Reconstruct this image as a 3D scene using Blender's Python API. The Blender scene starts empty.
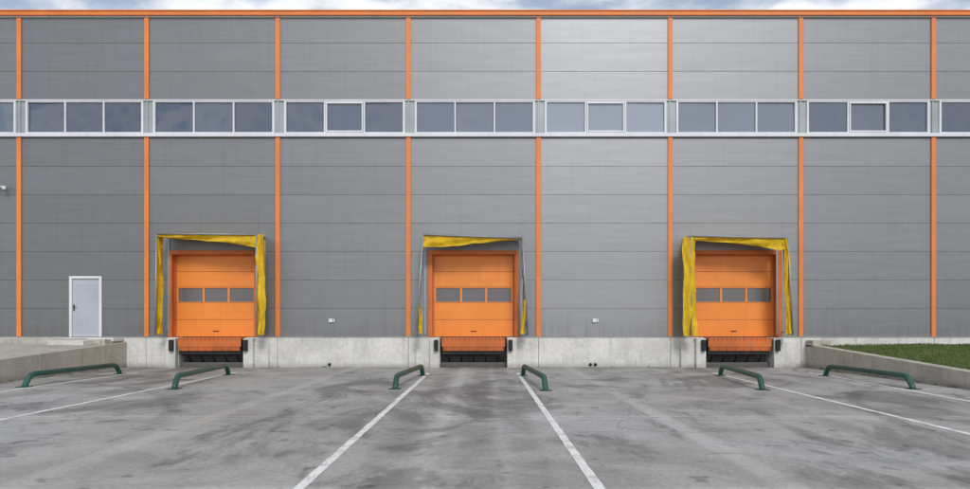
import bpy, bmesh, math, random
from mathutils import Vector, noise
random.seed(4)
S=0.0345; D=24.0; CH=1.518
def PX(x): return (x-485)*S
def PZ(y): return (367-y)*S
sc=bpy.context.scene
# ------------------------------------------------------------------ materials
class NT:
    def __init__(s,name):
        s.m=bpy.data.materials.new(name); s.m.use_nodes=True
        s.t=s.m.node_tree; s.b=s.t.nodes['Principled BSDF']
    def n(s,typ,**k):
        nd=s.t.nodes.new(typ)
        for a,v in k.items():
            if a=='ins':
                for i,x in v.items():
                    if hasattr(x,'is_output'): s.t.links.new(x,nd.inputs[i])
                    else: nd.inputs[i].default_value=x
            else: setattr(nd,a,v)
        return nd
    def pos(s): return s.n('ShaderNodeNewGeometry').outputs['Position']
    def mapv(s,v,scale=(1,1,1),loc=(0,0,0)):
        return s.n('ShaderNodeMapping',ins={'Vector':v,'Scale':scale,'Location':loc}).outputs[0]
    def noise(s,v,scale,detail=5,rough=.6,dist=0):
        return s.n('ShaderNodeTexNoise',ins={'Vector':v,'Scale':scale,'Detail':detail,'Roughness':rough,'Distortion':dist}).outputs['Fac']
    def math(s,op,a,b=0.0,c=None,clamp=False):
        ins={0:a,1:b}
        if c is not None: ins[2]=c
        return s.n('ShaderNodeMath',operation=op,use_clamp=clamp,ins=ins).outputs[0]
    def ramp(s,f,a,b,ca=0.0,cb=1.0):
        return s.n('ShaderNodeMapRange',interpolation_type='SMOOTHSTEP',ins={'Value':f,'From Min':a,'From Max':b,'To Min':ca,'To Max':cb}).outputs[0]
    def mix(s,f,a,b,bt='MIX'):
        nd=s.n('ShaderNodeMix',data_type='RGBA',blend_type=bt)
        for i,x in ((0,f),(6,a),(7,b)):
            if hasattr(x,'is_output'): s.t.links.new(x,nd.inputs[i])
            elif i==0: nd.inputs[i].default_value=x
            else: nd.inputs[i].default_value=(*x,1) if len(x)==3 else x
        return nd.outputs[2]
    def grey(s,f): return s.n('ShaderNodeCombineColor',ins={0:f,1:f,2:f}).outputs[0]
    def sep(s,v): return s.n('ShaderNodeSeparateXYZ',ins={0:v}).outputs
    def set(s,**k):
        names={'col':'Base Color','rough':'Roughness','metal':'Metallic','ior':'IOR','spec':'Specular IOR Level','coat':'Coat Weight'}
        for a,x in k.items():
            i=s.b.inputs[names[a]]
            if hasattr(x,'is_output'): s.t.links.new(x,i)
            else: i.default_value=(*x,1) if isinstance(x,tuple) else x
    def bump(s,h,st=.3,d=.01):
        o=s.n('ShaderNodeBump',ins={'Height':h,'Strength':st,'Distance':d}).outputs[0]
        s.t.links.new(o,s.b.inputs['Normal'])

def painted(name,col,rough=.4,metal=0.,var=.12,dirt=.15):
    N=NT(name); p=N.pos()
    a=N.noise(p,.9,3); b=N.noise(N.mapv(p,(6,6,.6)),1.2,4)
    f=N.ramp(a,.3,.7,1-var,1+var*.5)
    d=N.ramp(b,.5,.8,0,dirt)
    c=N.mix(1.0,col,N.grey(f),'MULTIPLY')
    c=N.mix(d,c,(.12,.11,.10))
    N.set(col=c,rough=N.ramp(a,.3,.7,rough-.06,rough+.1),metal=metal)
    return N.m
def wallmat():
    N=NT('grey_metallic_panel'); p=N.pos()
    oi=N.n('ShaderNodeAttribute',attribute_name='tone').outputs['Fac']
    st=N.noise(N.mapv(p,(.35,1,9)),1.5,3,.6)
    vs=N.noise(N.mapv(p,(5,1,.25)),1.3,4,.65)
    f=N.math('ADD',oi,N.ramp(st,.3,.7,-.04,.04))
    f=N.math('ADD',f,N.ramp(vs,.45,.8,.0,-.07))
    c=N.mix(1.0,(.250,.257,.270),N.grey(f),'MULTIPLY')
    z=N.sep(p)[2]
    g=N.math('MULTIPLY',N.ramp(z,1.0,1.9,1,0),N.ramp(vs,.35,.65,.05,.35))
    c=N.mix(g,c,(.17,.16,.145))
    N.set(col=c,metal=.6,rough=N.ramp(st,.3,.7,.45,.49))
    N.bump(N.noise(N.mapv(p,(.6,1,2.2)),1.1,1),.25,.02)
    return N.m
def concrete(name,col,dark=.55,scale=1.0,streak=True,rough=.85):
    N=NT(name); p=N.pos()
    a=N.noise(p,.8*scale,5,.65); b=N.noise(p,9*scale,4,.7)
    v=N.noise(N.mapv(p,(3,3,.35)),1.4,4,.7)
    f=N.ramp(a,.3,.7,.82,1.08); f2=N.ramp(b,.25,.75,.88,1.08)
    f=N.math('MULTIPLY',f,f2)
    if streak: f=N.math('MULTIPLY',f,N.ramp(v,.5,.75,1.0,dark+.15))
    c=N.mix(1.0,col,N.grey(f),'MULTIPLY')
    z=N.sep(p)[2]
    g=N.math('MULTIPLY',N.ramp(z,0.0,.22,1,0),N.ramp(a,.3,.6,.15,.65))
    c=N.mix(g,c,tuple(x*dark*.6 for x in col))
    N.set(col=c,rough=rough); N.bump(b,.4,.01); return N.m
def groundmat():
    N=NT('worn_concrete_yard'); p=N.pos(); x,y,z=N.sep(p)
    big=N.noise(p,.16,4,.6,.4); mid=N.noise(p,.75,6,.72,.6); fine=N.noise(p,18,4,.8)
    f=N.ramp(big,.3,.7,.86,1.12)
    f=N.math('MULTIPLY',f,N.ramp(mid,.3,.72,1.16,.76))
    f=N.math('MULTIPLY',f,N.ramp(fine,.25,.75,.80,1.18))
    st=N.noise(N.mapv(p,(1,.45,1),(7,3,0)),.42,6,.72,1.0)
    f=N.math('MULTIPLY',f,N.ramp(st,.51,.61,1.0,.60))
    spots=N.noise(p,2.3,3,.5,.3); f=N.math('MULTIPLY',f,N.ramp(spots,.63,.70,1.0,.58))
    wob=N.math('MULTIPLY',N.math('SUBTRACT',mid,.5),.22)
    xx=N.math('ADD',x,wob)
    for x0,w,k in ((-.68,.13,1.30),(2.85,.14,1.28),(-4.4,.16,1.24),(-.1,.22,.76),(-1.15,.2,.80),(-8.3,.3,.78),(-9.9,.3,.80),(7.7,.3,.80),(8.9,.3,.80),(5.6,.15,1.18),(.5,.2,.80)):
        d=N.math('ABSOLUTE',N.math('SUBTRACT',xx,x0))
        m=N.math('MULTIPLY',N.ramp(d,w*.5,w*1.5,1,0),N.ramp(mid,.35,.6,.45,1))
        f=N.math('MULTIPLY',f,N.math('MULTIPLY_ADD',m,k-1,1.0))
    # curved tyre scuffs left by manoeuvring trucks
    for ax,ay,R in ((-16,-16,13.2),(-16,-16,11.3),(17,-15,12.6),(17,-15,10.8)):
        rr=N.n('ShaderNodeVectorMath',operation='DISTANCE',ins={0:p,1:(ax,ay,0)}).outputs['Value']
        d=N.math('ABSOLUTE',N.math('SUBTRACT',rr,R))
        m=N.math('MULTIPLY',N.ramp(d,.06,.20,1,0),N.ramp(st,.42,.56,.0,.9))
        f=N.math('MULTIPLY',f,N.math('MULTIPLY_ADD',m,-.26,1.0))
    def joint(c,step,off,w,w2):
        t=N.math('MULTIPLY_ADD',fine,.03,c); t=N.math('ADD',t,off)
        q=N.math('ABSOLUTE',N.math('SUBTRACT',N.math('FRACT',N.math('DIVIDE',t,step)),.5))
        return N.ramp(N.math('MULTIPLY',q,step),w,w2,1,0)
    j1=joint(y,4.9,12.8+2.45,.012,.03)
    halo=joint(y,4.9,12.8+2.45,.08,.22)
    f=N.math('MULTIPLY',f,N.math('MULTIPLY_ADD',halo,.20,1.0))
    f=N.math('MULTIPLY',f,N.math('MULTIPLY_ADD',j1,-.40,1.0))
    vp=N.n('ShaderNodeVectorMath',operation='ADD',ins={0:p,1:N.n('ShaderNodeTexNoise',ins={'Vector':p,'Scale':.8,'Detail':4.}).outputs['Color']}).outputs[0]
    vo=N.n('ShaderNodeTexVoronoi',feature='DISTANCE_TO_EDGE',ins={'Vector':vp,'Scale':.28}).outputs[0]
    cr=N.math('MULTIPLY',N.ramp(vo,.001,.004,1,0),N.ramp(big,.48,.56,0,.45))
    f=N.math('MULTIPLY',f,N.math('SUBTRACT',1,cr))
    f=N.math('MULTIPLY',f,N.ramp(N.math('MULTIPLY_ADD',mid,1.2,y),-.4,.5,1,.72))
    tint=N.mix(N.ramp(big,.35,.65,0,1),(.352,.338,.312),(.324,.324,.319))
    c=N.mix(1.0,tint,N.grey(f),'MULTIPLY')
    N.set(col=c,rough=.8)
    return N.m
def linemat():
    N=NT('worn_white_paint'); p=N.pos()
    a=N.noise(p,3,5,.7); b=N.noise(p,30,3,.7)
    w=N.math('ADD',N.math('MULTIPLY',a,.6),N.math('MULTIPLY',b,.4))
    c=N.mix(N.ramp(w,.47,.60,0,.8),(.76,.76,.74),(.38,.37,.35))
    N.set(col=c,rough=.7); return N.m
def glassmat():
    N=NT('window_glass'); p=N.pos()
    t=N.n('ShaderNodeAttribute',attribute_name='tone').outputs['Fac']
    c=N.mix(t,(.018,.036,.082),(.29,.34,.41))  # pale end of the tint is sky reflection painted into the base colour
    N.set(col=c,rough=.04,ior=2.05); N.bump(N.noise(p,.8,1),.8,.05); return N.m
def fabric():
    N=NT('yellow_tarpaulin'); p=N.pos(); a=N.noise(p,2.5,4,.65); b=N.noise(N.mapv(p,(5,5,1)),1.5,4,.7)
    c=N.mix(N.ramp(a,.3,.7),(.60,.37,.012),(.74,.49,.018)); c=N.mix(N.ramp(b,.5,.75,0,.45),c,(.28,.18,.03))
    N.set(col=c,rough=.7,spec=.3); N.bump(N.noise(p,4,3),.4,.05); return N.m
def grassmat(name,c1,c2):
    N=NT(name); p=N.pos(); a=N.noise(p,1.3,4,.7); b=N.noise(p,12,2,.6)
    c=N.mix(N.ramp(a,.35,.65),c1,c2); c=N.mix(N.ramp(b,.5,.7,0,.6),c,(.15,.14,.05))
    N.set(col=c,rough=.75); return N.m
M=dict(wall=wallmat(),ground=groundmat(),line=linemat(),glass=glassmat(),tarp=fabric(),
 orange=painted('orange_trim_paint',(.78,.225,.048),.5,0,.10,.16),
 door=painted('orange_door_paint',(.86,.275,.045),.38,0,.07,.14),
 dorange=painted('dark_orange_steel',(.60,.15,.03),.5,0,.2,.35),
 lip=painted('worn_orange_steel',(.50,.12,.025),.55,.0,.25,.6),
 white=painted('white_frame_paint',(.70,.72,.75),.4,0,.06,.14),
 pdoor=painted('light_grey_door_paint',(.44,.48,.54),.4,0,.05,.10),
 dgrey=painted('galvanised_steel',(.33,.35,.36),.45,.4,.15,.2),
 pgrey=painted('pale_grey_panel',(.34,.38,.39),.4,.2,.1,.1),
 black=painted('black_rubber',(.02,.02,.02),.8,0,.2,.3),
 dark=painted('dark_seam',(.085,.085,.09),.8,0,.1,.1),
 green=painted('dark_green_paint',(.010,.080,.056),.45,0,.25,.45),
 dglass=painted('door_pane',(.15,.15,.16),.15,0,.1,.1),
 roof=painted('roof_sheet',(.35,.36,.37),.5,.3),
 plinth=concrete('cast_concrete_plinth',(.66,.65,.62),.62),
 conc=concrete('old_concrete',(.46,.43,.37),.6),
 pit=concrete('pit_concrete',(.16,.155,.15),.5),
 soil=grassmat('turf_soil',(.045,.07,.02),(.08,.09,.03)),
 grass=grassmat('grass_blades',(.07,.125,.024),(.12,.17,.04)))
# ------------------------------------------------------------------ mesh helpers
class MB:
    def __init__(s): s.bm=bmesh.new(); s.tone=s.bm.faces.layers.float.new('tone')
    def box(s,x0,x1,y0,y1,z0,z1,tone=1.0):
        if x0>x1:x0,x1=x1,x0
        v=[s.bm.verts.new(c) for c in ((x0,y0,z0),(x1,y0,z0),(x1,y1,z0),(x0,y1,z0),(x0,y0,z1),(x1,y0,z1),(x1,y1,z1),(x0,y1,z1))]
        for f in ((0,1,5,4),(1,2,6,5),(2,3,7,6),(3,0,4,7),(4,5,6,7),(3,2,1,0)):
            s.bm.faces.new([v[i] for i in f])[s.tone]=tone
    def hexa(s,p,tone=1.0):
        v=[s.bm.verts.new(c) for c in p]
        for f in ((0,1,5,4),(1,2,6,5),(2,3,7,6),(3,0,4,7),(4,5,6,7),(3,2,1,0)):
            s.bm.faces.new([v[i] for i in f])[s.tone]=tone
    def tube(s,pts,r,seg=12,cap=True):
        pts=[Vector(p) for p in pts]; rings=[]
        for i,p in enumerate(pts):
            d=(pts[min(i+1,len(pts)-1)]-pts[max(i-1,0)]).normalized()
            up=Vector((0,0,1)) if abs(d.z)<.9 else Vector((0,1,0))
            if i: up=lastu
            a=d.cross(up)
            if a.length<1e-4: a=d.cross(Vector((1,0,0)))
            a.normalize(); b=a.cross(d).normalized(); lastu=b
            rings.append([s.bm.verts.new(p+(a*math.cos(t)+b*math.sin(t))*r) for t in [2*math.pi*k/seg for k in range(seg)]])
        for A,B in zip(rings,rings[1:]):
            for k in range(seg):
                f=s.bm.faces.new((A[k],A[(k+1)%seg],B[(k+1)%seg],B[k])); f.smooth=True
        if cap: s.bm.faces.new(rings[0][::-1]); s.bm.faces.new(rings[-1])
    def grid(s,fn,nu,nv):
        g=[[s.bm.verts.new(fn(i/nu,j/nv)) for i in range(nu+1)] for j in range(nv+1)]
        for j in range(nv):
            for i in range(nu):
                f=s.bm.faces.new((g[j][i],g[j][i+1],g[j+1][i+1],g[j+1][i])); f.smooth=True; f[s.tone]=1
    def obj(s,name,mat,parent=None,bevel=0):
        bmesh.ops.recalc_face_normals(s.bm,faces=s.bm.faces)
        me=bpy.data.meshes.new(name); s.bm.to_mesh(me); s.bm.free()
        o=bpy.data.objects.new(name,me); sc.collection.objects.link(o); me.materials.append(mat)
        if parent: o.parent=parent
        if bevel:
            b=o.modifiers.new('bevel','BEVEL'); b.width=bevel; b.segments=2; b.limit_method='ANGLE'
        return o
def empty(name,loc=(0,0,0)):
    e=bpy.data.objects.new(name,None); sc.collection.objects.link(e); e.empty_display_size=.3; return e
# ------------------------------------------------------------------ ground
m=MB(); m.box(-600,600,-600,600,-.3,0); m.obj('ground',M['ground'])
def line(x0,y0,x1,y1,w=.105):
    m=MB()
    def fn(u,v):
        y=y0+(y1-y0)*v; x=x0+(x1-x0)*v
        e=noise.noise(Vector((x,y*2.5,u*9)))*.012
        return (x+(u-.5)*w+e,y,.004)
    m.grid(fn,1,160); return m.obj('painted_line',M['line'])
for a in ((-1.70,-24,-1.72,-2.9),(1.07,-24,1.0,-2.9),(-7.58,-24,-7.62,-2.6),(-10.68,-24,-10.68,-2.6),(6.35,-24,6.95,-2.8),(8.75,-20,9.95,-2.6)):
    line(*a)
# ------------------------------------------------------------------ building
B=empty('warehouse_building')
cols=[19.5,147,278,408.5,538.5,670,800.5,933]
step=130.5
ext=[cols[0]-step*k for k in range(5,0,-1)]+cols+[cols[-1]+step*k for k in range(1,6)]
XL,XR=PX(ext[0]),PX(ext[-1])
TOP=PZ(17)
docks=[213,473.5,736.5]
OW=41; FT=250.5
holes=[(d-OW-4.5,d+OW+4.5,FT,340) for d in docks]+[(69,102.5,275.5,340)]
rows=[(17,43),(43,71.5),(71.5,100)]+[(138+28.4*i,138+28.4*(i+1)) for i in range(7)]
def sub(r,h):
    x0,x1,y0,y1=r; a0,a1,b0,b1=h
    if a0>=x1 or a1<=x0 or b0>=y1 or b1<=y0: return [r]
    out=[]
    if a0>x0: out.append((x0,a0,y0,y1))
    if a1<x1: out.append((a1,x1,y0,y1))
    if b0>y0: out.append((max(x0,a0),min(x1,a1),y0,b0))
    if b1<y1: out.append((max(x0,a0),min(x1,a1),b1,y1))
    return out
tones=[.9,.9,.9,.9,.9,.85,.89,.95,1.04,1.25,1.12,1.0,.98,.9,.9,.9,.9,.9]  # panel batch tone per bay, with reflective sheen of the middle bays painted in
m=MB(); g=.22
for i in range(len(ext)-1):
    for j,(a,b) in enumerate(rows):
        rs=[(ext[i]+1,ext[i+1]-1,a+g*.5,b-g*.5)]
        for h in holes: rs=[q for r in rs for q in sub(r,h)]
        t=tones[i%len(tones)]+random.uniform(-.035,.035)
        for (x0,x1,y0,y1) in rs:
            if x1-x0<.3 or y1-y0<.4: continue
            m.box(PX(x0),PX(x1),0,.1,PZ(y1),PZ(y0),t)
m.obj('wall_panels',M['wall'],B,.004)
m=MB()
hs=sorted([(h[0]+.0,h[1],h[2]) for h in holes])
x=ext[0]
for a,b,t in hs:
    m.box(PX(x),PX(a),.02,.4,1.0,PZ(137)); m.box(PX(a),PX(b),.02,.4,PZ(t),PZ(137)); x=b
m.box(PX(x),PX(ext[-1]),.02,.4,1.0,PZ(137))
m.box(PX(ext[0]),PX(ext[-1]),.12,.4,PZ(137)+.001,PZ(100)); m.box(PX(ext[0]),PX(ext[-1]),.02,.4,PZ(100)+.001,TOP-.02)
m.obj('wall_core',M['dark'],B)
m=MB(); m.box(XL,XR,.42,.6,0,1.02); m.box(XL,XL+.3,.6,45,0,TOP-.05); m.box(XR-.3,XR,.6,45,0,TOP-.05); m.box(XL,XR,45,45.3,0,TOP-.05)
m.obj('side_walls',M['wall'],B)
m=MB(); m.box(XL,XR,.42,45.3,TOP-.04,TOP+.06); m.obj('roof',M['roof'],B)
m=MB(); m.box(XL-.1,XR+.1,-.14,.3,PZ(16.8),PZ(13)); m.obj('roof_fascia',M['orange'],B,.01)
m=MB(); m.box(XL-.12,XR+.12,-.17,.34,PZ(13)+.002,PZ(11.8)); m.obj('roof_coping',M['orange'],B,.006)
m=MB(); m.box(XL,XR,-.06,.1,PZ(17.9),PZ(16.8)-.003); m.obj('fascia_drip',M['white'],B)
m=MB()
for c in ext:
    for a,b in ((99.6,17.95),(336.5,137.4)):
        w=.078
        m.box(PX(c)-w,PX(c)+w,-.05,.0,PZ(a),PZ(b)); 
m.obj('orange_trim_strips',M['orange'],B,.008)
# ribbon windows
fr=MB(); gl=MB(); pp=MB(); sill=MB()
sill.box(XL,XR,-.10,.1,PZ(137.2),PZ(133.6)); sill.box(XL,XR,-.03,.1,PZ(100.9),PZ(99.7))
for i in range(len(ext)-1):
    c0,c1=ext[i],ext[i+1]
    w0,w1=c0+7.2,c1-4.6
    pw=(w1-w0)/3
    pp.box(PX(c0-4.4),PX(c0+7.0),.03,.1,PZ(133.4),PZ(101.1))
    pp.box(PX(c0)-.03,PX(c0)+.03,.0,.029,PZ(133.4),PZ(101.1))
    for q in range(4):
        xx=w0+pw*q; hw=.036 if q in(0,3) else .026
        fr.box(PX(xx)-hw,PX(xx)+hw,-.02,.1,PZ(133.4),PZ(101.1))
    fr.box(PX(w0)+.037,PX(w1)-.037,-.015,.09,PZ(102.3),PZ(101.1)); fr.box(PX(w0)+.037,PX(w1)-.037,-.015,.09,PZ(133.4),PZ(132.2))
    for q in range(3):
        a=PX(w0+pw*q)+.036; b=PX(w0+pw*(q+1))-.036; z0,z1=PZ(132.2),PZ(102.3)
        tilt=random.uniform(-.014,.014); t2=random.uniform(-.014,.014)
        tn=random.random()*.16+{5:0,6:.03,7:.07,8:.24,9:.72,10:.40,11:.12,12:.03}.get(i,.1)  # random pane tint plus bright cloud reflection painted in per bay
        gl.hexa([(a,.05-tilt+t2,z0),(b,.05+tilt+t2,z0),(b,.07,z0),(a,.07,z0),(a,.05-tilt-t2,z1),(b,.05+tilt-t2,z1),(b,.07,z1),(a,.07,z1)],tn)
        if (i,q) in ((7,1),(9,1),(11,1),(13,0)):
            s=.05
            fr.box(a+.002,b-.002,-.035,.04,z1-s,z1-.002); fr.box(a+.002,b-.002,-.035,.04,z0+.002,z0+s)
            fr.box(a+.002,a+s,-.035,.04,z0+s+.001,z1-s-.001); fr.box(b-s,b-.002,-.035,.04,z0+s+.001,z1-s-.001)
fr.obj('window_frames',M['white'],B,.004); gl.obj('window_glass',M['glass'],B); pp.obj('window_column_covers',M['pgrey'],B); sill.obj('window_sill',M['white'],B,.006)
# plinth with dock pits
m=MB(); PF=-.07; zt=PZ(337.2)
segs=[]; x=ext[0]
for d in docks: segs.append((x,d-33)); x=d+33
segs.append((x,ext[-1]))
for a,b in segs:
    js=[a]+[c for c in ext if a<c<b]+[b]
    for p,q in zip(js,js[1:]): m.box(PX(p)+.006,PX(q)-.006,PF,.4,-.1,zt-.002)
for d in docks:
    for sgn in (-1,1):
        x0,x1=PX(d+sgn*33.5),PX(d+sgn*43)
        m.box(x0,x1,-.34,PF-.002,-.1,zt-.03)
        m.box(PX(d+sgn*43)+sgn*.002,PX(d+sgn*57),-.20,PF-.002,-.1,zt-.16)
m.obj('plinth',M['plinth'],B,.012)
m=MB()
for d in docks:
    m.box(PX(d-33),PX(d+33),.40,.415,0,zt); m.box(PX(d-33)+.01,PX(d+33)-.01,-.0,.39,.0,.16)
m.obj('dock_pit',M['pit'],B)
m=MB()
x=ext[0]
for a,b,t in hs: m.box(PX(x),PX(a),-.09,.0,zt,zt+.03); x=b
m.box(PX(x),PX(ext[-1]),-.09,0,zt,zt+.03); m.obj('base_flashing',M['dgrey'],B)
# dock doors
for d in docks:
    E=empty('sectional_door'); E.parent=B
    cx=PX(d); hw=OW*S; z0=zt+.01; z1=PZ(254.5)
    f=MB()
    for sgn in(-1,1): f.box(cx+sgn*hw,cx+sgn*(hw+.15),-.03,.34,z0,z1)
    f.box(cx-hw-.15,cx+hw+.15,-.03,.34,z1+.002,z1+.14)
    f.obj('door_frame',M['dorange'],E,.008)
    f=MB()
    for sgn in(-1,1): f.box(cx+sgn*(hw-.04),cx+sgn*(hw-.002),.2,.26,z0,z1-.002)
    f.obj('door_track',M['dorange'],E)
    f=MB(); H=z1-z0; zs=[z0,z0+H*.21,z0+H*.415,z0+H*.61,z0+H*.80,z1]
    for j,(a,b) in enumerate(zip(zs,zs[1:])):
        if j==2:
            wx0,wx1=cx-hw+.10,cx+hw-.10; pw=(wx1-wx0)/3; r0,r1=a+.035,b-.035
            f.box(cx-hw,cx+hw,.28,.33,a+.004,r0); f.box(cx-hw,cx+hw,.28,.33,r1,b-.004)
            f.box(cx-hw,wx0,.28,.33,r0+.001,r1-.001); f.box(wx1,cx+hw,.28,.33,r0+.001,r1-.001)
            for q in(1,2): f.box(wx0+pw*q-.035,wx0+pw*q+.035,.28,.33,r0+.001,r1-.001)
            P=MB(); P.box(wx0-.01,wx1+.01,.31,.335,r0-.01,r1+.01); P.obj('door_panes',M['dglass'],E)
        else:
            n=2; hh=(b-a-.008)/n
            for q in range(n): f.box(cx-hw,cx+hw,.28,.33,a+.004+hh*q+.003,a+.004+hh*(q+1)-.003)
            f.box(cx-hw+.01,cx+hw-.01,.2835,.325,a+.0045,b-.0045)
    f.obj('door_panels',M['door'],E,.003)
    f=MB(); f.box(cx-.10,cx+.10,.262,.279,z0+.18,z0+.21); f.obj('door_pull',M['black'],E)
    f=MB(); f.box(cx-hw,cx+hw,.34,.36,z0-.05,z1+.05); f.box(cx-hw,cx+hw,.27,.335,z0-.02,z0+.002); f.obj('door_seal',M['black'],E)
    # dock leveller
    L=empty('dock_leveler'); f=MB(); lw=31.5*S
    f.box(cx-lw,cx+lw,-.30,.26,zt-.05,zt-.01)
    f.box(cx-lw+.01,cx+lw-.01,-.325,-.302,PZ(346.5),zt-.012)
    f.obj('lip_plate',M['dorange'],L,.006)
    f=MB(); f.box(cx-lw+.05,cx+lw-.05,-.31,-.26,PZ(350.5),PZ(346.5)-.004)
    for q in range(15):
        a=cx-lw+.06+q*(2*lw-.12)/14; f.box(a-.035,a+.035,-.345,-.326,zt-.07,zt-.004)
    for q in range(8):
        a=cx-lw+.10+q*(2*lw-.2)/7; f.box(a-.012,a+.012,-.335,-.311,PZ(350),PZ(346.5)-.01)
    f.obj('lip_hinge',M['lip'],L,.004)
    f=MB()
    for q in range(-2,3): f.tube([(cx+q*.42,-.22,PZ(352)),(cx+q*.42,.3,.12)],.03,8)
    f.box(cx-lw,cx+lw,.05,.12,.40,.55); f.box(cx-lw+.02,cx+lw-.02,-.25,-.2,PZ(354),PZ(350)); f.obj('leveler_struts',M['black'],L)
    for sgn in(-1,1):
        f=MB(); x0=cx+sgn*(34.5*S); x1=cx+sgn*(38.5*S)
        for q in range(3): f.box(x0,x1,-.47+q*.043,-.43+q*.043+.001,zt-.46,zt-.08)
        f.obj('rubber_bumper',M['black'],L,.008)
# personnel door
E=empty('personnel_door'); E.parent=B
x0,x1,z0,z1=PX(69.5),PX(102),zt+.012,PZ(276)
f=MB(); f.box(x0,x0+.09,-.03,.16,z0,z1); f.box(x1-.09,x1,-.03,.16,z0,z1); f.box(x0+.091,x1-.091,-.03,.16,z1-.09,z1); f.obj('door_frame',M['white'],E,.006)
f=MB(); f.box(x0+.095,x1-.095,.03,.1,z0,z1-.095)
for q in range(26):
    zz=z0+.14+q*.066; f.box(x0+.2,x1-.2,.02,.031,zz,zz+.045)
f.obj('door_leaf',M['pdoor'],E,.003)
f=MB(); f.box(x0+.12,x0+.16,.015,.031,z0+.9,z0+1.12); f.tube([(x0+.14,.02,z0+1.03),(x0+.14,-.03,z0+1.03),(x0+.25,-.03,z0+1.03)],.011,8); f.obj('door_handle',M['black'],E)
for px,py in ((331,320.5),(594.5,320.5)):
    f=MB(); a,z=PX(px),PZ(py); f.box(a-.07,a+.07,-.07,-.001,z-.06,z+.06); f.box(a+.085,a+.13,-.05,-.001,z-.05,z+.05); f.obj('electrical_box',M['white'],None,.01)
for px in (330,590,595):
    f=MB(); a=PX(px); f.tube([(a,PF-.03,.09),(a,PF+.02,.09)],.055,12); f.tube([(a,PF-.032,.09),(a,PF-.05,.06)],.03,8); f.obj('drain_outlet',M['black'])
C=empty('security_camera'); f=MB(); a,z=PX(5),PZ(188)
f.box(a-.05,a+.05,-.05,0,z-.06,z+.06); f.tube([(a,-.05,z),(a,-.16,z+.03)],.02,8)
f.tube([(a-.10,-.12,z+.03),(a-.22,-.34,z-.02)],.055,12); f.tube([(a+.08,-.12,z+.0),(a+.18,-.34,z-.05)],.055,12); f.tube([(a-.14,-.15,z+.03),(a+.14,-.15,z+.0)],.02,8); f.obj('camera_heads',M['white'],C)
# ------------------------------------------------------------------ dock shelters
def shelter(cx_l,cx_r,ztl,ztr,topd,kind,sides):
    E=empty('dock_shelter'); yf=-.9; r=(D-.9)/D
    def F(px,py,y=yf):
        rr=(D+y)/D; return Vector(((px-485)*S*rr,y,CH+(323-py)*S*rr))
    lt,lb=cx_l; rt,rb=cx_r
    TL,BL,TR,BR=F(lt,ztl),F(lb,335),F(rt,ztr),F(rb,335)
    f=MB(); R=.028
    f.tube([BL,TL],R,8); f.tube([BR,TR],R,8); f.tube([TL,TR],R,8)
    W=[]
    for P in (TL,TR):
        q=Vector((P.x,-.02,P.z)); W.append(q); f.tube([P,q],R*.8,8)
    for P in (BL,BR): f.tube([P,Vector((P.x,-.02,P.z+.1))],R*.6,8)
    f.box(min(W[0].x,W[1].x)-.03,max(W[0].x,W[1].x)+.03,-.03,-.001,max(W[0].z,W[1].z)-.06,max(W[0].z,W[1].z))
    for q in W: f.box(q.x-.03,q.x+.03,-.032,-.001,1.12,q.z-.07)
    f.obj('shelter_frame',M['dgrey'],E)
    def nz(x,z,s=0,a=.03): return a*(noise.noise(Vector((x*2.4+s,z*.9,s)))+.4*noise.noise(Vector((x*7,z*2+s,s*2))))
    f=MB()
    def rf(u,v):
        A=TL.lerp(TR,u); y=yf+(.88)*v
        return Vector((A.x,y,A.z+.03-.05*math.sin(math.pi*u)*math.sin(math.pi*v)+nz(A.x,y*3,3,.012)))
    f.grid(rf,30,8); f.obj('shelter_roof',M['tarp'] if kind!=1 else M['dgrey'],E)
    f=MB()
    def drop(u):
        for (a,da),(b,db) in zip(topd,topd[1:]):
            if a<=u<=b: return da+(db-da)*(u-a)/(b-a)
        return topd[-1][1]
    def hd(u,v):
        A=TL.lerp(TR,u); dd=drop(u)*S*r*(1+.16*noise.noise(Vector((u*7,kind,2))))
        fold=.035*math.sin((v*2.6+u*4)*2.2+kind)*v
        return Vector((A.x,yf+.035+.10*v*math.sin(u*math.pi)+fold+nz(A.x,v*dd*4,7,.07)*(.2+v),A.z-.035-dd*v))
    f.grid(hd,90,14); f.obj('head_curtain',M['tarp'],E)
    for side,(T,Bt) in enumerate(((TL,BL),(TR,BR))):
        depth,bulk,zc1=sides[side]
        if depth<=0: continue
        f=MB(); s=1 if side==0 else -1
        def sd(u,v):
            vv=zc1*v
            P=Bt.lerp(T,vv); y=yf+.03+depth*u*(1 if zc1==1 else (.35+.65*(1-v)))
            n=nz(y*2.2,P.z*1.1,11+side+kind,.10*bulk+.02)+.04*bulk*math.sin(P.z*1.9+u*5+kind)
            bul=bulk*.06*math.sin(math.pi*u)
            return Vector((P.x+s*(bul+n*math.sin(math.pi*min(1,u*.9+.1))),y,P.z))
        f.grid(sd,18,70); f.obj('side_curtain',M['tarp'],E)
    return E,F,nz
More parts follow.
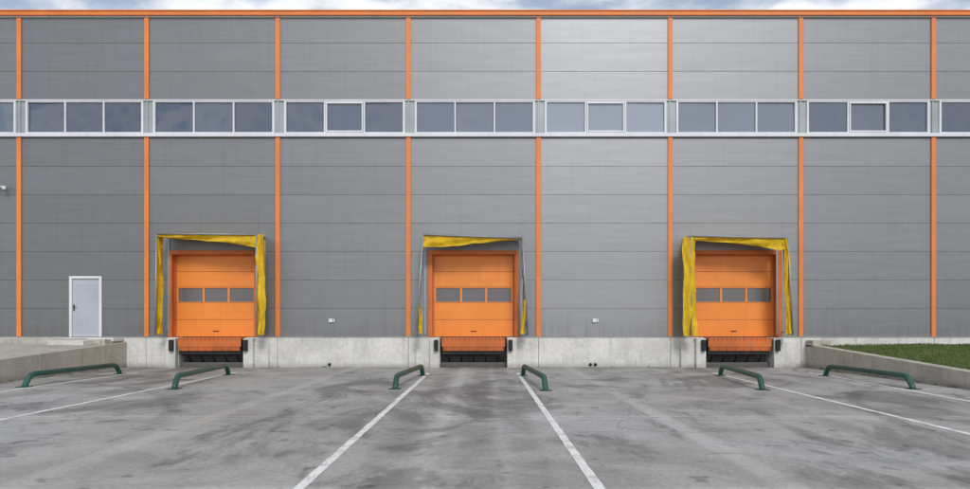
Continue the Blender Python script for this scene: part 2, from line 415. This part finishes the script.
def flap(E,F,nz,pts_out,pts_in,seed,y=-.93,name='front_flap',mat='tarp',amp=.05):
    f=MB()
    def ev(pl,t):
        for (a,xa),(b,xb) in zip(pl,pl[1:]):
            if a<=t<=b: return xa+(xb-xa)*(t-a)/(b-a)
        return pl[-1][1]
    y0,y1=pts_out[0][0],pts_out[-1][0]
    def fn(u,v):
        py=y0+(y1-y0)*v; a=ev(pts_out,py); b=ev(pts_in,py); px=a+(b-a)*u
        px+=1.3*noise.noise(Vector((py*.05,u*2,seed)))+.5*noise.noise(Vector((py*.2,u*2,seed)))
        P=F(px,py); fold=.05*math.sin(u*math.pi*2.4+3.5*noise.noise(Vector((py*.035,seed,0))))
        return Vector((P.x,y+.06+fold+nz(P.x*2,P.z*1.3,seed,amp),P.z))
    f.grid(fn,18,110); return f.obj(name,M[mat],E)
# left dock
E,F,nz=shelter((156.5,155.5),(256.5,257),233.5,234.5,[(0,1.5),(.08,3),(.45,5),(.8,8),(.93,11.5),(1,12)],0,((.45,.5,1),(.85,1,1)))
flap(E,F,nz,[(234,263.5),(300,265),(335,263)],[(234,252),(245,255.5),(300,255),(335,256.5)],2.3,amp=.08)
flap(E,F,nz,[(240,157),(280,160),(320,159),(334,156)],[(240,159),(280,162.5),(320,161),(334,161)],5.1)
# centre dock
E,F,nz=shelter((423,416.5),(522.5,528),234.5,238,[(0,12),(.25,9.5),(.5,6.5),(.75,3),(.9,1),(1,.5)],1,((.4,.8,.45),(.4,.8,.45)))
flap(E,F,nz,[(238,423.5),(335,417)],[(238,425.5),(300,421.5),(335,420.5)],3.3,mat='dgrey',amp=.03)
flap(E,F,nz,[(306,419),(334,416.5)],[(306,421),(334,422.5)],8.3,y=-.96)
flap(E,F,nz,[(240,521.5),(335,527)],[(240,518.5),(300,522),(335,525)],4.3,mat='dgrey',amp=.03)
flap(E,F,nz,[(300,525.5),(334,528)],[(300,523),(334,520)],9.3,y=-.96)
# right dock
E,F,nz=shelter((691,691),(788,793),236,238,[(0,4),(.1,3),(.4,4.5),(.7,7),(.9,11),(1,9)],2,((.85,1,1),(.4,.5,1)))
flap(E,F,nz,[(237,684),(300,683.5),(336,684)],[(237,697),(250,695),(300,696.5),(336,698.5)],6.3,amp=.08)
flap(E,F,nz,[(238,789.5),(270,791),(310,792),(334,793.5)],[(238,782),(250,785),(290,784.5),(320,787),(334,786)],7.7)
# ------------------------------------------------------------------ wheel guide rails
def rail(n,f_):
    m=MB(); a=Vector((n[0],n[1],0)); b=Vector((f_[0],f_[1],0)); d=(b-a).normalized(); h=.29; r=.066
    pts=[a+Vector((0,0,-.04)),a+d*.04+Vector((0,0,.06)),a+d*.16+Vector((0,0,h*.72)),a+d*.24+Vector((0,0,h*.93)),a+d*.4+Vector((0,0,h)),
     b-d*.4+Vector((0,0,h)),b-d*.24+Vector((0,0,h*.93)),b-d*.16+Vector((0,0,h*.72)),b-d*.04+Vector((0,0,.06)),b+Vector((0,0,-.04))]
    m.tube(pts,r,14)
    for q in (a,b): m.box(q.x-.13,q.x+.13,q.y-.13,q.y+.13,.001,.018)
    m.obj('wheel_guide_rail',M['green'])
rail((-10.93,-7.5),(-10.86,-3.3)); rail((-7.15,-8.0),(-7.52,-3.6)); rail((-2.07,-8.0),(-1.80,-3.9))
rail((1.36,-8.4),(1.10,-3.9)); rail((6.3,-8.2),(6.8,-3.9)); rail((9.85,-8.0),(9.78,-4.0))
# ------------------------------------------------------------------ left ramp
R=empty('concrete_ramp'); m=MB(); xr=PX(128); xl=-30
m.box(xl,xr-.1,-1.3,PF-.004,0,.985)
def wedge(x0,x1,ya,yb,ha,hb):
    m.hexa([(x0,yb,-.05),(x1,yb,-.05),(x1,ya,-.05),(x0,ya,-.05),(x0,yb,hb),(x1,yb,hb),(x1,ya,ha),(x0,ya,ha)])
wedge(xl,xr-.33,-1.303,-13,.86,.14)
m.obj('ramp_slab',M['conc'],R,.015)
m=MB()
ys=[-.075,-1.6,-3.2,-4.8,-6.4,-8,-9.6,-11.2,-13]
for a,b in zip(ys,ys[1:]):
    wedge(xr-.325,xr,a-.008,b+.008,.80+a*.045+.08,.80+b*.045+.08)
m.obj('ramp_kerb',M['conc'],R,.02)
m=MB(); m.box(xr-1.6,xr-.45,-1.9,-1.31,.5,.96); m.box(xr-.9,xr-.03,-.9,-.3,.9,1.02); m.obj('ramp_blocks',M['plinth'],R,.02)
# ------------------------------------------------------------------ right retaining wall + bank
m=MB(); xw=PX(805)
for a,b in zip(ys,ys[1:]): wedge(xw,xw+.3,a-.006,b+.006,.79+a*.047,.79+b*.047)
m.box(xw,xw+.62,-.55,PF-.004,.7,.93)
m.obj('retaining_wall',M['conc'],None,.02)
m=MB()
def bk(u,v):
    x=xw+.29+u*19; y=PF-.02-13*v
    return Vector((x,y,.735+y*.047+.05*noise.noise(Vector((x*.5,y*.5,1)))+min(1,u*6)*.06))
m.grid(bk,90,60); G=m.obj('grass_bank',M['soil'])
m=MB()
for i in range(70000):
    u=random.random()**1.2*.75; v=random.random()
    p=bk(u,v)
    if p.y>-.5 and p.x<xw+.9: continue
    if p.y>-.25: continue
    den=noise.noise(Vector((p.x*1.5,p.y*1.5,5)))
    if den<-.35 and random.random()<.6: continue
    h=random.uniform(.03,.10)*(1+.7*den); a=random.random()*6.28; w=.011
    dx,dy=math.cos(a)*w,math.sin(a)*w; lx,ly=random.uniform(-.03,.03),random.uniform(-.03,.03)
    v1=m.bm.verts.new((p.x-dx,p.y-dy,p.z-.005)); v2=m.bm.verts.new((p.x+dx,p.y+dy,p.z-.005)); v3=m.bm.verts.new((p.x+lx,p.y+ly,p.z+h))
    m.bm.faces.new((v1,v2,v3))
m.obj('grass_blades',M['grass'],G)
m=MB()
for c in range(60):
    if random.random()<.45: cx,cy=xw-.03,-random.random()*9-.3
    elif random.random()<.5: cx,cy=xr+.03,-random.random()*8-.3
    else: cx,cy=random.uniform(-12,11),PF-.03
    if any(abs(cx-PX(d))<2.2 for d in docks) and cy>-.5: continue
    for k in range(random.randint(4,16)):
        x=cx+random.gauss(0,.05); y=cy+random.gauss(0,.02); h=random.uniform(.02,.09); a=random.random()*6.28
        v=[m.bm.verts.new(q) for q in ((x-.008*math.cos(a),y-.008*math.sin(a),0),(x+.008*math.cos(a),y+.008*math.sin(a),0),(x+random.gauss(0,.03),y-abs(random.gauss(0,.02)),h))]
        m.bm.faces.new(v)
m.obj('weeds',M['grass'])
# ------------------------------------------------------------------ sky, sun, camera
EL=math.radians(37); AZ=math.radians(168)
w=bpy.data.worlds.new("World"); sc.world=w; w.use_nodes=True; t=w.node_tree; bg=t.nodes['Background']
sky=t.nodes.new('ShaderNodeTexSky'); sky.sky_type='NISHITA'; sky.sun_disc=False; sky.sun_elevation=EL; sky.sun_rotation=AZ
tc=t.nodes.new('ShaderNodeTexCoord'); mp=t.nodes.new('ShaderNodeMapping'); mp.inputs['Scale'].default_value=(1,1,2.6)
nz_=t.nodes.new('ShaderNodeTexNoise'); nz_.inputs['Scale'].default_value=4.5; nz_.inputs['Detail'].default_value=6; nz_.inputs['Roughness'].default_value=.55
mr=t.nodes.new('ShaderNodeMapRange'); mr.interpolation_type='SMOOTHSTEP'
for k,v in (('From Min',.40),('From Max',.60),('To Min',.3),('To Max',1.0)): mr.inputs[k].default_value=v
cm=t.nodes.new('ShaderNodeMix'); cm.data_type='RGBA'; cm.inputs[6].default_value=(5.4,5.8,6.5,1); cm.inputs[7].default_value=(8.4,8.6,8.9,1)
mx=t.nodes.new('ShaderNodeMix'); mx.data_type='RGBA'
L=t.links.new
L(tc.outputs['Generated'],mp.inputs[0]); L(mp.outputs[0],nz_.inputs['Vector'])
L(nz_.outputs['Fac'],mr.inputs['Value']); L(mr.outputs[0],cm.inputs[0]); L(mr.outputs[0],mx.inputs[0]); L(sky.outputs[0],mx.inputs[6]); L(cm.outputs[2],mx.inputs[7])
L(mx.outputs[2],bg.inputs[0]); bg.inputs[1].default_value=.122
w.cycles.sampling_method='MANUAL'; w.cycles.sample_map_resolution=512
sd=bpy.data.lights.new('sun','SUN'); sd.energy=1.6; sd.angle=math.radians(14); sd.color=(1,.965,.925)
so=bpy.data.objects.new('sun',sd); sc.collection.objects.link(so)
dirv=Vector((math.sin(AZ)*math.cos(EL),math.cos(AZ)*math.cos(EL),math.sin(EL)))
so.rotation_euler=dirv.to_track_quat('Z','Y').to_euler(); so.location=dirv*40
cd=bpy.data.cameras.new('camera'); co=bpy.data.objects.new('camera',cd); sc.collection.objects.link(co)
co.location=(0,-D,CH); co.rotation_euler=(math.radians(90),0,0)
cd.sensor_width=36; cd.lens=36*D/(970*S); cd.shift_y=78.5/970; cd.clip_end=2000
sc.camera=co
sc.view_settings.view_transform='Standard'; sc.view_settings.look='None'; sc.view_settings.exposure=0
